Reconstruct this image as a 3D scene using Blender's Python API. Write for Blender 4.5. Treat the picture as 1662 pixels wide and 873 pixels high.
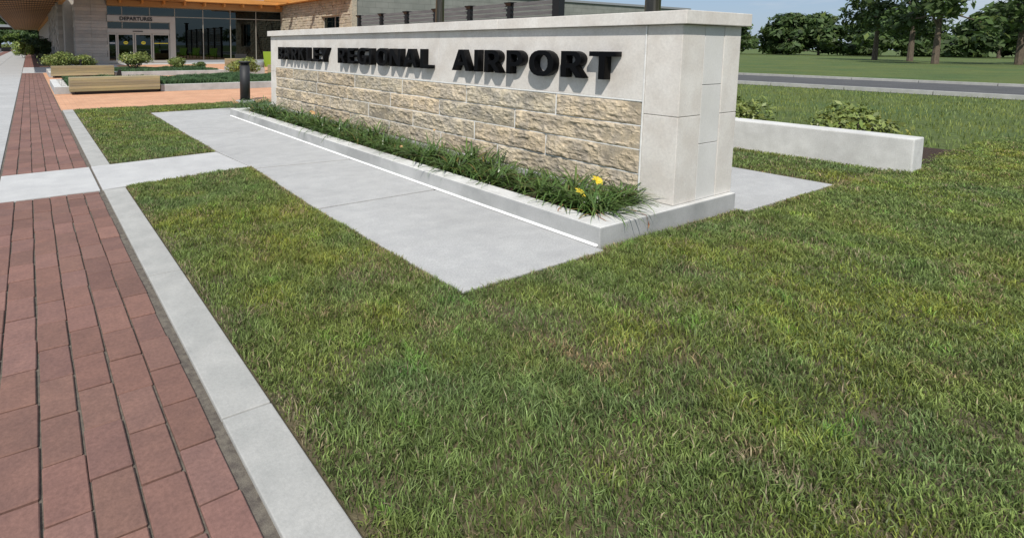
import bpy, bmesh, math, random
import numpy as np
from mathutils import Vector, Matrix, noise
R = math.radians
random.seed(7); rng = np.random.default_rng(11)
scene = bpy.context.scene
for o in list(bpy.data.objects): bpy.data.objects.remove(o)
COL = scene.collection

# ------------------------------------------------------------------ camera
YAW, PITCH, ROLL, FPX, PX, PY = R(31.467), R(5.487), R(-0.328), 902.2, 600.0, 161.0
cam = bpy.data.objects.new('camera', bpy.data.cameras.new('camera')); COL.objects.link(cam)
f_ = Vector((math.sin(YAW)*math.cos(PITCH), math.cos(YAW)*math.cos(PITCH), -math.sin(PITCH)))
r_ = Vector((math.cos(YAW), -math.sin(YAW), 0)); d_ = f_.cross(r_)
rr = math.cos(ROLL)*r_ + math.sin(ROLL)*d_; dd = -math.sin(ROLL)*r_ + math.cos(ROLL)*d_
cam.matrix_world = Matrix(((rr.x, -dd.x, -f_.x, 0), (rr.y, -dd.y, -f_.y, 0), (rr.z, -dd.z, -f_.z, 1.5), (0, 0, 0, 1)))
cd = cam.data; cd.sensor_width = 36; cd.lens = FPX/1662*36
cd.shift_x = (831-PX)/1662; cd.shift_y = -(436.5-PY)/1662
cd.clip_start = 0.05; cd.clip_end = 3000
scene.camera = cam
# ------------------------------------------------------------------ world
SUN = Vector((-0.100, -0.095, 0.153)).normalized()
EL = math.asin(SUN.z); AZ = math.atan2(SUN.x, SUN.y)
w = bpy.data.worlds.new('World'); scene.world = w; w.use_nodes = True
nt = w.node_tree; N = nt.nodes; N.clear(); L = nt.links
out = N.new('ShaderNodeOutputWorld'); bg = N.new('ShaderNodeBackground')
sky = N.new('ShaderNodeTexSky'); sky.sky_type = 'NISHITA'; sky.sun_disc = False
sky.sun_elevation = EL; sky.sun_rotation = AZ; sky.air_density = 1.0; sky.dust_density = 0.6; sky.ozone_density = 1.5
tc = N.new('ShaderNodeTexCoord'); mp = N.new('ShaderNodeMapping'); mp.inputs['Scale'].default_value = (1.2, 1.2, 7)
cn = N.new('ShaderNodeTexNoise'); cn.inputs['Scale'].default_value = 2.6; cn.inputs['Detail'].default_value = 8; cn.inputs['Roughness'].default_value = .62
cr = N.new('ShaderNodeValToRGB'); cr.color_ramp.elements[0].position = .50; cr.color_ramp.elements[1].position = .80
mx = N.new('ShaderNodeMixRGB'); mx.inputs['Color2'].default_value = (8.2, 8.5, 8.9, 1)
L.new(tc.outputs['Generated'], mp.inputs['Vector']); L.new(mp.outputs[0], cn.inputs['Vector'])
sz = N.new('ShaderNodeSeparateXYZ'); L.new(tc.outputs['Generated'], sz.inputs[0])
up = N.new('ShaderNodeMapRange'); up.inputs[1].default_value = .12; up.inputs[2].default_value = .6; up.inputs[3].default_value = 0; up.inputs[4].default_value = .16; L.new(sz.outputs['Z'], up.inputs[0])  # extra cloud cover towards the zenith, added to make the sky light less blue
ad = N.new('ShaderNodeMath'); ad.operation = 'ADD'; L.new(cn.outputs['Fac'], ad.inputs[0]); L.new(up.outputs[0], ad.inputs[1]); L.new(ad.outputs[0], cr.inputs['Fac'])
hz = N.new('ShaderNodeMixRGB'); hz.inputs['Fac'].default_value = .6; hz.inputs['Color2'].default_value = (4.2, 6.0, 9.0, 1); L.new(sky.outputs[0], hz.inputs['Color1'])
L.new(cr.outputs['Color'], mx.inputs['Fac']); L.new(hz.outputs[0], mx.inputs['Color1']); L.new(mx.outputs[0], bg.inputs['Color'])
bg.inputs['Strength'].default_value = 0.076; L.new(bg.outputs[0], out.inputs['Surface'])
# ------------------------------------------------------------------ sun
sl = bpy.data.lights.new('sun', 'SUN'); sl.energy = 4.0; sl.angle = R(0.53); sl.color = (1.0, 0.955, 0.89)
so = bpy.data.objects.new('sun', sl); COL.objects.link(so); so.rotation_euler = (-SUN).to_track_quat('-Z', 'Y').to_euler(); so.location = (0, 0, 30)
scene.view_settings.view_transform = 'Standard'; scene.view_settings.look = 'None'
scene.view_settings.exposure = 0.12; scene.view_settings.gamma = 1.0; scene.view_settings.use_curve_mapping = False
scene.render.engine = 'CYCLES'
scene.cycles.max_bounces = 6; scene.cycles.transparent_max_bounces = 12

# ------------------------------------------------------------------ materials
def mat(name, c1, c2=None, s=3.0, rough=.8, fine=.10, fs=60, bump=.0, bs=90, attr=False, spec=.4, metal=0, trans=0, rmp=(.35, .65), stretch=None, blotch=0, bd=.01, coat=0):
    m = bpy.data.materials.new(name); m.use_nodes = True
    t = m.node_tree; n = t.nodes; l = t.links; p = n['Principled BSDF']; o = n['Material Output']
    p.inputs['Roughness'].default_value = rough; p.inputs['Metallic'].default_value = metal; p.inputs['Specular IOR Level'].default_value = spec
    p.inputs['Coat Weight'].default_value = coat
    t_ = n.new('ShaderNodeTexCoord'); vec = t_.outputs['Object']
    if stretch:
        q = n.new('ShaderNodeMapping'); q.inputs['Scale'].default_value = stretch; l.new(vec, q.inputs['Vector']); vec = q.outputs[0]
    def nz(sc, d=4, r=.55):
        x = n.new('ShaderNodeTexNoise'); x.inputs['Scale'].default_value = sc; x.inputs['Detail'].default_value = d; x.inputs['Roughness'].default_value = r
        l.new(vec, x.inputs['Vector']); return x.outputs['Fac']
    c2 = c2 or c1
    a = nz(s); rp = n.new('ShaderNodeMapRange'); rp.inputs[1].default_value = rmp[0]; rp.inputs[2].default_value = rmp[1]; l.new(a, rp.inputs[0])
    mxx = n.new('ShaderNodeMixRGB'); mxx.inputs[1].default_value = (*c1, 1); mxx.inputs[2].default_value = (*c2, 1); l.new(rp.outputs[0], mxx.inputs[0])
    col = mxx.outputs[0]
    def mul(fac_out, lo, hi, a0=.3, a1=.7):
        nonlocal col
        g = n.new('ShaderNodeMapRange'); g.inputs[1].default_value = a0; g.inputs[2].default_value = a1; g.inputs[3].default_value = lo; g.inputs[4].default_value = hi; l.new(fac_out, g.inputs[0])
        h = n.new('ShaderNodeMixRGB'); h.blend_type = 'MULTIPLY'; h.inputs[0].default_value = 1; l.new(col, h.inputs[1]); l.new(g.outputs[0], h.inputs[2]); col = h.outputs[0]
    if fine: mul(nz(fs, 5, .7), 1-fine, 1+fine)
    if blotch: mul(nz(.9, 6, .65), 1-blotch, 1+blotch*.4)
    if attr:
        at = n.new('ShaderNodeAttribute'); at.attribute_name = 'tint'
        h = n.new('ShaderNodeMixRGB'); h.blend_type = 'MULTIPLY'; h.inputs[0].default_value = 1; l.new(col, h.inputs[1]); l.new(at.outputs['Color'], h.inputs[2]); col = h.outputs[0]
    l.new(col, p.inputs['Base Color'])
    if bump:
        b = n.new('ShaderNodeBump'); b.inputs['Strength'].default_value = bump; b.inputs['Distance'].default_value = bd
        l.new(nz(bs, 6, .65), b.inputs['Height']); l.new(b.outputs[0], p.inputs['Normal'])
    if trans:
        tr = n.new('ShaderNodeBsdfTranslucent'); l.new(col, tr.inputs['Color']); ms = n.new('ShaderNodeMixShader'); ms.inputs[0].default_value = trans
        l.new(p.outputs[0], ms.inputs[1]); l.new(tr.outputs[0], ms.inputs[2]); l.new(ms.outputs[0], o.inputs['Surface'])
    return m

M = {}
M['concrete'] = mat('concrete', (.40, .40, .395), (.45, .45, .44), 6, .85, .22, 110, .35, 200, blotch=.12, stretch=(.8, 1.1, 1), bd=.004)
M['crosswalk'] = mat('crosswalk_concrete', (.455, .455, .45), (.52, .52, .51), 3.5, .85, .12, 140, .25, 220, blotch=.08, bd=.004)
M['kerb'] = mat('kerb_concrete', (.36, .36, .34), (.43, .425, .40), 5, .85, .10, 90, .3, 160, blotch=.16, bd=.004)
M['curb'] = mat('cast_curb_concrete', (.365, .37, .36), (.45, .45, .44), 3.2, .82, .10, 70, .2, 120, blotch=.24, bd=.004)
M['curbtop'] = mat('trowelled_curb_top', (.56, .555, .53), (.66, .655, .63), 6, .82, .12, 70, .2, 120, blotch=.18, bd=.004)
M['bead'] = mat('sealant', (.82, .82, .80), rough=.6, fine=.03)
M['limestone'] = mat('limestone', (.63, .585, .53), (.71, .675, .625), 4.5, .8, .09, 45, .25, 50, blotch=.13, bd=.004)
M['limestone_cool'] = mat('limestone_cool', (.60, .585, .55), (.66, .645, .615), 2.4, .8, .05, 45, .12, 60, blotch=.10, bd=.004)
M['stone'] = mat('split_limestone', (.50, .42, .30), (.37, .325, .26), 7, .9, .28, 26, .7, 45, attr=True, blotch=.12, bd=.012, rmp=(.38, .62))
M['mortar'] = mat('mortar', (.80, .79, .76), (.70, .69, .66), 20, .9, .08, 90)
M['letter'] = mat('black_enamel', (.003, .003, .0035), rough=.42, fine=.1, fs=20, spec=.12)
M['black'] = mat('black_metal', (.012, .012, .013), rough=.45, fine=.1)
M['charcoal'] = mat('charcoal_metal', (.020, .021, .023), rough=.6, fine=.08, spec=.5)
M['brick'] = mat('clay_paver', (.215, .118, .094), (.180, .100, .082), 9, .88, .20, 60, .35, 120, attr=True, blotch=.10, bd=.004)
M['joint'] = mat('joint_sand', (.10, .085, .072), (.17, .15, .12), 30, .95, .3, 200, .5, 200)
M['soil'] = mat('lawn_soil', (.075, .070, .035), (.13, .105, .06), 9, 1, .3, 60, .6, 70, bd=.02)
M['mulch'] = mat('mulch', (.075, .045, .028), (.035, .022, .016), 40, 1, .4, 90, 1, 60, bd=.03)
M['grass'] = mat('grass_blades', (.195, .255, .078), (.245, .275, .068), .9, .5, .0, attr=True, trans=.32, spec=.3, rmp=(.42, .66))
M['lily'] = mat('daylily_leaf', (.078, .155, .040), (.13, .20, .05), 3, .36, .0, attr=True, trans=.22, spec=.6)
M['petal'] = mat('yellow_petal', (.85, .62, .02), (.9, .74, .10), 30, .6, .05, trans=.35)
M['petal_old'] = mat('wilted_petal', (.72, .55, .30), (.55, .25, .08), 30, .7, .1, trans=.3)
M['dry'] = mat('dry_leaf', (.30, .12, .07), (.36, .24, .12), 12, .8, .1, trans=.1)
M['shrub'] = mat('shrub_leaf', (.16, .225, .05), (.22, .25, .07), 4, .45, .0, attr=True, trans=.22, spec=.5)
M['juniper'] = mat('ground_cover', (.048, .105, .042), (.075, .135, .05), 3, .7, .0, attr=True, trans=.15)
M['tree'] = mat('tree_leaf', (.045, .085, .025), (.075, .115, .032), .5, .6, .0, attr=True, trans=.2)
M['evergreen'] = mat('evergreen_leaf', (.03, .06, .02), (.05, .085, .03), 2, .6, .0, attr=True, trans=.1)
M['bark'] = mat('bark', (.09, .07, .05), (.14, .11, .08), 10, .9, .2, 40, .6, 30, stretch=(1, 1, .3))
M['timber'] = mat('bench_timber', (.35, .295, .165), (.25, .215, .15), 3.0, .75, .14, 30, .3, 30, stretch=(.35, 1, 9), attr=True)
M['glulam'] = mat('glulam', (.62, .30, .085), (.52, .235, .06), 3, .6, .10, 30, .15, 30, stretch=(.3, .3, 6))
M['slat'] = mat('soffit_timber', (.50, .25, .09), (.42, .20, .07), 2, .65, .12, 20, .1, 30)
M['header'] = mat('header_glulam', (.42, .235, .09), (.35, .19, .07), 3, .6, .10, 30, .15, 30, stretch=(.3, .3, 6))
M['dark'] = mat('soffit_void', (.05, .035, .025), rough=.9)
M['fascia'] = mat('fascia_metal', (.32, .33, .34), rough=.45, metal=.2, fine=.03)
M['pier'] = mat('pier_stone', (.50, .45, .39), (.42, .395, .355), 1.6, .9, .14, 18, .6, 14, attr=True, bd=.02)
M['rubble'] = mat('rubble_wall', (.46, .40, .30), (.36, .32, .25), 3, .9, .22, 9, .9, 7, attr=True, bd=.05)
M['alu'] = mat('champagne_aluminium', (.46, .43, .38), rough=.42, metal=.35, fine=.03)
M['mullion'] = mat('mullion', (.30, .29, .25), rough=.45, metal=.3, fine=.03)
M['screen'] = mat('grey_board', (.10, .10, .105), (.15, .15, .15), 4, .85, .2, 25, .3, 30, stretch=(1, .3, 5))
M['steel'] = mat('steel_pole', (.20, .19, .17), rough=.32, metal=.85, fine=.04)
M['green'] = mat('lime_plastic', (.33, .55, .06), rough=.45, fine=.03)
M['greyplastic'] = mat('grey_resin', (.22, .24, .24), rough=.6)
M['white'] = mat('white_paint', (.78, .78, .76), rough=.5, fine=.03)
M['carpaint'] = mat('silver_paint', (.55, .58, .62), rough=.25, metal=.5, fine=.0, coat=1)
M['tyre'] = mat('rubber', (.02, .02, .02), rough=.8)
M['asphalt'] = mat('asphalt', (.07, .07, .072), (.09, .09, .09), 1, .9, .2, 120, .3, 150)
M['ground'] = mat('far_grass', (.07, .115, .03), (.11, .14, .035), .25, 1, .3, 7, .8, 12, bd=.08, blotch=.15)
M['sticker'] = mat('yellow_sticker', (.80, .66, .06), rough=.5, fine=0)
M['gravel'] = mat('white_gravel', (.62, .60, .56), (.45, .44, .42), 30, .9, .3, 60, 1, 40, bd=.03)
M['interior'] = mat('interior_dark', (.05, .052, .055), (.03, .03, .03), 1, .9, .2, 3)
M['red'] = mat('brown_clay', (.26, .13, .09), rough=.9)

def brickmat(name, c1, c2, mo, sc, bw, bh, ms, rot=0, rough=.85, plane='XY'):
    m = bpy.data.materials.new(name); m.use_nodes = True; t = m.node_tree; n = t.nodes; l = t.links; p = n['Principled BSDF']; p.inputs['Roughness'].default_value = rough
    tcx = n.new('ShaderNodeTexCoord'); sp = n.new('ShaderNodeSeparateXYZ'); cb = n.new('ShaderNodeCombineXYZ'); l.new(tcx.outputs['Object'], sp.inputs[0])
    l.new(sp.outputs[plane[0]], cb.inputs[0]); l.new(sp.outputs[plane[1]], cb.inputs[1])
    b = n.new('ShaderNodeTexBrick'); b.inputs['Scale'].default_value = sc; b.inputs['Brick Width'].default_value = bw; b.inputs['Row Height'].default_value = bh; b.inputs['Mortar Size'].default_value = ms
    b.inputs['Color1'].default_value = (*c1, 1); b.inputs['Color2'].default_value = (*c2, 1); b.inputs['Mortar'].default_value = (*mo, 1); l.new(cb.outputs[0], b.inputs['Vector'])
    z = n.new('ShaderNodeTexNoise'); z.inputs['Scale'].default_value = 1.3; z.inputs['Detail'].default_value = 7; l.new(tcx.outputs['Object'], z.inputs['Vector'])
    g = n.new('ShaderNodeMapRange'); g.inputs[1].default_value = .3; g.inputs[2].default_value = .7; g.inputs[3].default_value = .86; g.inputs[4].default_value = 1.08; l.new(z.outputs['Fac'], g.inputs[0])
    h = n.new('ShaderNodeMixRGB'); h.blend_type = 'MULTIPLY'; h.inputs[0].default_value = 1; l.new(b.outputs['Color'], h.inputs[1]); l.new(g.outputs[0], h.inputs[2]); l.new(h.outputs[0], p.inputs['Base Color'])
    bp = n.new('ShaderNodeBump'); bp.inputs['Strength'].default_value = .4; bp.inputs['Distance'].default_value = .01; bp.invert = True; l.new(b.outputs['Fac'], bp.inputs['Height']); l.new(bp.outputs[0], p.inputs['Normal'])
    return m
M['orange'] = brickmat('orange_paver', (.56, .29, .165), (.64, .36, .21), (.44, .26, .17), 1, .24, .12, .006)
M['greyblock'] = brickmat('grey_block', (.215, .225, .20), (.235, .24, .215), (.15, .155, .14), 1, 1.1, .42, .012, plane='XZ')
M['redfar'] = brickmat('red_paver_far', (.235, .105, .080), (.20, .09, .07), (.08, .06, .05), 1, .29, .145, .008, rot=1, plane='YX')

def glassmat(name='tinted_glass', tint=(.05, .06, .06), ior=1.85):
    m = bpy.data.materials.new(name); m.use_nodes = True; t = m.node_tree; n = t.nodes; l = t.links; n.remove(n['Principled BSDF']); o = n['Material Output']
    tr = n.new('ShaderNodeBsdfTransparent'); tr.inputs['Color'].default_value = (*tint, 1)
    g = n.new('ShaderNodeBsdfGlossy'); g.inputs['Roughness'].default_value = .012; g.inputs['Color'].default_value = (.58, .70, .70, 1)
    fr = n.new('ShaderNodeFresnel'); fr.inputs['IOR'].default_value = ior; ms = n.new('ShaderNodeMixShader')
    l.new(fr.outputs[0], ms.inputs[0]); l.new(tr.outputs[0], ms.inputs[1]); l.new(g.outputs[0], ms.inputs[2]); l.new(ms.outputs[0], o.inputs['Surface']); return m
M['glass'] = glassmat()

# ------------------------------------------------------------------ helpers
class MB:
    def __init__(s): s.v = []; s.f = []; s.t = []
    def add(s, vs, fs, tint=1.0):
        b = len(s.v); s.v += [tuple(v) for v in vs]; s.f += [tuple(i+b for i in f) for f in fs]
        s.t += [tint]*len(vs); return s
    def box(s, x0, x1, y0, y1, z0, z1, tint=1.0):
        return s.add([(x0,y0,z0),(x1,y0,z0),(x1,y1,z0),(x0,y1,z0),(x0,y0,z1),(x1,y0,z1),(x1,y1,z1),(x0,y1,z1)],
                     [(0,3,2,1),(4,5,6,7),(0,1,5,4),(1,2,6,5),(2,3,7,6),(3,0,4,7)], tint)
    def prism(s, poly, z0, z1, tint=1.0):
        n = len(poly)
        return s.add([(x,y,z0) for x,y in poly]+[(x,y,z1) for x,y in poly],
                     [tuple(range(n))[::-1], tuple(range(n,2*n))]+[(i,(i+1)%n,n+(i+1)%n,n+i) for i in range(n)], tint)
    def extr(s, poly, axis, a0, a1, tint=1.0):   # poly in the other two axes
        n = len(poly)
        def P(u, v, a): return {'X': (a,u,v), 'Y': (u,a,v), 'Z': (u,v,a)}[axis]
        return s.add([P(u,v,a0) for u,v in poly]+[P(u,v,a1) for u,v in poly],
                     [tuple(range(n))[::-1], tuple(range(n,2*n))]+[(i,(i+1)%n,n+(i+1)%n,n+i) for i in range(n)], tint)
    def tube(s, p0, p1, r0, r1, n=12, tint=1.0):
        p0 = Vector(p0); p1 = Vector(p1); d = (p1-p0).normalized(); u = d.orthogonal().normalized(); w_ = d.cross(u)
        a = [p0+(u*math.cos(k/n*6.2832)+w_*math.sin(k/n*6.2832))*r0 for k in range(n)]
        b = [p1+(u*math.cos(k/n*6.2832)+w_*math.sin(k/n*6.2832))*r1 for k in range(n)]
        return s.add(a+b, [tuple(range(n))[::-1], tuple(range(n,2*n))]+[(i,(i+1)%n,n+(i+1)%n,n+i) for i in range(n)], tint)
    def lathe(s, prof, c=(0,0,0), n=28, tint=1.0):
        vs = []; fs = []
        for r, z in prof: vs += [(c[0]+r*math.cos(k/n*6.2832), c[1]+r*math.sin(k/n*6.2832), c[2]+z) for k in range(n)]
        for j in range(len(prof)-1):
            for k in range(n): fs.append((j*n+k, j*n+(k+1)%n, (j+1)*n+(k+1)%n, (j+1)*n+k))
        fs.append(tuple(range(n))[::-1]); fs.append(tuple(range((len(prof)-1)*n, len(prof)*n)))
        return s.add(vs, fs, tint)
    def build(s, name, m, parent=None, bevel=0, smooth=False, seg=2):
        me = bpy.data.meshes.new(name); me.from_pydata(s.v, [], s.f)
        if any(isinstance(t, tuple) or t != 1.0 for t in s.t):
            a = me.attributes.new('tint', 'FLOAT_COLOR', 'POINT')
            arr = np.array([(t[0],t[1],t[2],1) if isinstance(t, tuple) else (t,t,t,1) for t in s.t], dtype=np.float32); a.data.foreach_set('color', arr.ravel())
        else:
            a = me.attributes.new('tint', 'FLOAT_COLOR', 'POINT'); a.data.foreach_set('color', np.ones(4*len(s.v), dtype=np.float32))
        bm = bmesh.new(); bm.from_mesh(me); bmesh.ops.recalc_face_normals(bm, faces=bm.faces)
        if bevel:
            es = [e for e in bm.edges if len(e.link_faces) == 2 and e.calc_face_angle(0) > .5]
            bmesh.ops.bevel(bm, geom=es, offset=bevel, segments=seg, affect='EDGES', profile=.6, clamp_overlap=True)
        bm.to_mesh(me); bm.free(); me.materials.append(m)
        if smooth: me.shade_smooth()
        return link(name, me, parent)
def link(name, me, parent=None):
    o = bpy.data.objects.new(name, me); COL.objects.link(o)
    if parent is not None:
        o.parent = parent
        q = parent; off = Vector((0,0,0))
        while q is not None: off += q.location; q = q.parent
        if not parent.get('_local'): o.location = -off
    return o
def tag(o, label=None, cat=None, group=None, kind=None):
    if label: o['label'] = label
    if cat: o['category'] = cat
    if group: o['group'] = group
    if kind: o['kind'] = kind
    return o
def empty(name, loc, label, cat, group=None, local=False):
    o = bpy.data.objects.new(name, None); COL.objects.link(o); o.location = loc; o.empty_display_size = .2
    tag(o, label, cat, group)
    if local: o['_local'] = 1
    return o
def struct(o): o['kind'] = 'structure'; return o
def fast_mesh(name, verts, faces_q, faces_t, tint, m, parent=None):
    """verts (n,3); faces_q (a,4) ; faces_t (b,3); tint (n,3)"""
    me = bpy.data.meshes.new(name); nq = len(faces_q); n3 = len(faces_t)
    me.vertices.add(len(verts)); me.vertices.foreach_set('co', np.asarray(verts, np.float32).ravel())
    loops = np.concatenate([np.asarray(faces_q, np.int32).ravel(), np.asarray(faces_t, np.int32).ravel()])
    me.loops.add(len(loops)); me.loops.foreach_set('vertex_index', loops)
    starts = np.concatenate([np.arange(nq)*4, nq*4+np.arange(n3)*3]).astype(np.int32)
    me.polygons.add(nq+n3); me.polygons.foreach_set('loop_start', starts)
    me.update(calc_edges=True); me.validate()
    a = me.attributes.new('tint', 'FLOAT_COLOR', 'POINT'); arr = np.ones((len(verts),4), np.float32); arr[:, :3] = tint; a.data.foreach_set('color', arr.ravel())
    me.materials.append(m)
    return link(name, me, parent)
def vnoise(x, y, sc, seed):
    """smooth value noise in numpy"""
    r = np.random.default_rng(seed); T = r.random((64, 64)); u = x*sc; v = y*sc
    i = np.floor(u).astype(int); j = np.floor(v).astype(int); fu = u-i; fv = v-j; fu = fu*fu*(3-2*fu); fv = fv*fv*(3-2*fv)
    a = T[i%64, j%64]; b = T[(i+1)%64, j%64]; c = T[i%64, (j+1)%64]; d = T[(i+1)%64, (j+1)%64]
    return (a*(1-fu)+b*fu)*(1-fv)+(c*(1-fu)+d*fu)*fv

# ------------------------------------------------------------------ GROUND AND PAVING
b = MB(); b.add([(-900,-900,-.06),(900,-900,-.06),(900,1200,-.06),(-900,1200,-.06)], [(0,1,2,3)])
struct(b.build('ground', M['ground']))
# wide sidewalk slabs
b = MB(); y = -2.0
for k in range(110):
    ln = 1.5
    b.box(-1.72, -.352, y+.004, y+ln-.004, -.05, 0); b.box(-2.9, -1.735, y+.004, y+ln-.004, -.05, 0); y += ln
struct(b.build('sidewalk', M['concrete'], bevel=.004, seg=1))
struct(MB().box(-2.9, .84, -2, 165, -.055, -.014).build('joint_bed', M['joint']))
# brick band of single pavers
b = MB(); edges = [-.33, -.178, -.03, .112, .258, .408, .552]
def pav(y0, y1, hi):
    for c in range(6):
        yy = y0 + (0 if c % 2 == 0 else -.15) + random.uniform(-.05, .05)
        while yy < y1:
            ln = .292; a = max(yy, y0); e = min(yy+ln, y1)
            if e-a > .03:
                g = random.uniform(.003, .0065); dz = random.uniform(-.003, .002); t = random.gauss(1, .085)
                tint = (t*random.uniform(.98,1.03), t, t*random.uniform(.96,1.03)); j = random.uniform(-.002, .002)
                x0 = edges[c]+g+j; x1 = edges[c+1]-g+j
                J = lambda: random.uniform(-.0025, .0025)
                b.prism([(x0+J(), a+.005+J()), (x1+J(), a+.005+J()), (x1+J(), e-.004+J()), (x0+J(), e-.004+J())], -.05, dz, tint)
            yy += ln
pav(-1.0, 6.20, 1); pav(7.50, 33.3, 1)
struct(b.build('brick_walkway', M['brick'], bevel=.004, seg=1))
struct(MB().box(-.33, .57, 41.2, 118, -.05, -.003).build('far_brick_walkway', M['redfar']))
struct(MB().box(-3.95, -2.93, 20, 160, -.05, -.003).build('kerbside_brick_walkway', M['redfar']))
# cross walk and entry walk
b = MB()
b.prism([(-.33, 6.212), (.567, 6.24), (.567, 7.50), (-.33, 7.462)], -.05, .002)
b.prism([(.592, 6.245), (2.27, 6.56), (2.185, 7.70), (.592, 7.515)], -.05, .002)
struct(b.build('crosswalk_path', M['crosswalk'], bevel=.005))
b = MB()
for yy in (33.32, 35.3, 37.3, 39.25): b.box(-.33, 5.0, yy, yy+1.93, -.05, .002)
for xx in (5.2, 7.2, 9.2, 11.2, 13.2, 15.2, 17.2): b.box(xx, xx+1.98, 43.6, 46.98, -.05, .003)
b.box(2.0, 5.19, 41.2, 46.98, -.05, .003)
struct(b.build('entry_path', M['crosswalk'], bevel=.005))
# main walk beside the planter
b = MB()
for poly in ([(2.2,2.50),(3.575,2.50),(3.575,4.50),(2.2,4.50)], [(2.2,4.532),(3.575,4.532),(3.575,6.30),(2.29,6.40)],
             [(2.29,6.44),(3.575,6.34),(3.575,9.3),(2.21,9.3),(2.21,7.70)], [(2.21,9.325),(3.575,9.325),(3.575,11.54),(3.575,12.95),(2.24,12.85)]):
    b.prism(poly, -.05, .002)
b.box(3.58, 4.3, 11.56, 12.97, -.05, .002)
struct(b.build('garden_path', M['concrete'], bevel=.006))
struct(MB().box(2.2, 3.6, 2.5, 12.8, -.055, -.012).build('joint_bed', M['joint']))
# pad behind the sign and its slabs
b = MB()
for k in range(6):
    y0 = 2.46+k*1.6; b.box(5.60, 7.52, y0+.004, y0+1.592, -.05, .002)
struct(b.build('rear_path', M['concrete'], bevel=.005))
# narrow flush kerb strip
b = MB(); cuts = [-1, .55, 2.1, 3.72, 5.12, 6.225]; c2 = [7.52, 8.62, 10.1, 11.7, 13.1, 14.34]
for cc in (cuts, c2):
    for a, e in zip(cc, cc[1:]): b.box(.597, .805, a+.003, e-.003, -.05, .004)
struct(b.build('kerb_strip', M['kerb'], bevel=.006))
# orange paved court
b = MB(); b.box(.575, 19.4, 14.36, 43.55, -.05, -.002); struct(b.build('orange_paving', M['orange']))
# road, far kerb and lots
b = MB().box(-16, -4.15, -60, 260, -.05, -.012); struct(b.build('road', M['asphalt']))
b = MB().box(-4.15, -3.97, -60, 260, -.05, .0); struct(b.build('road_kerb', M['kerb'], bevel=.01))
b = MB().box(26, 34, -80, 30, -.05, -.012); struct(b.build('access_road', M['asphalt']))
b = MB()
for y0 in np.arange(-78, 28, 2.4): b.box(25.82, 26, y0+.01, y0+2.39, -.05, .10); b.box(34, 34.18, y0+.01, y0+2.39, -.05, .10)
struct(b.build('access_road_kerb', M['kerb'], bevel=.01))

# ------------------------------------------------------------------ LAWNS
L1 = [(.815,7.56),(2.19,7.72),(2.20,12.9),(4.25,13.05),(4.5,14.3),(.815,14.33)]
L2 = [(.815,-.6),(2.19,-.6),(2.19,4.5),(2.285,6.54),(.815,6.28)]
L3 = [(2.19,-.6),(14,-.6),(14,2.44),(5.58,2.44),(5.58,2.53),(3.6,2.53),(3.57,2.48),(2.19,2.48)]
L4 = [(7.54,2.44),(8.98,2.44),(8.98,16),(7.54,16)]
b = MB()
for P in (L1, L2, L3, L4): b.prism(P, -.05, -.006)
struct(b.build('lawn_soil', M['soil']))
def inpoly(x, y, P):
    c = np.zeros(len(x), bool); n = len(P)
    for i in range(n):
        x0,y0 = P[i]; x1,y1 = P[(i+1)%n]
        if y0 == y1: continue
        k = ((y0 > y) != (y1 > y)) & (x < (x1-x0)*(y-y0)/(y1-y0)+x0); c ^= k
    return c
def blades(x, y, z0, h, w, rngl, lean=.5):
    n = len(x); az = rngl.random(n)*6.2832; la = rngl.random(n)*6.2832; ln = h*lean*rngl.random(n)**.7
    dx = np.cos(az)*w*.5; dy = np.sin(az)*w*.5; lx = np.cos(la)*ln; ly = np.sin(la)*ln
    V = np.zeros((n,5,3), np.float32); z = z0
    V[:,0] = np.stack([x-dx, y-dy, z+0*x], 1); V[:,1] = np.stack([x+dx, y+dy, z+0*x], 1)
    mx_ = x+lx*.32; my_ = y+ly*.32; mz = z+h*.6
    V[:,2] = np.stack([mx_+dx*.85, my_+dy*.85, mz], 1); V[:,3] = np.stack([mx_-dx*.85, my_-dy*.85, mz], 1)
    V[:,4] = np.stack([x+lx, y+ly, z+h*(1-.25*rngl.random(n))], 1)
    i = np.arange(n)*5
    return V.reshape(-1,3), np.stack([i,i+1,i+2,i+3],1), np.stack([i+3,i+2,i+4],1)
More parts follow.
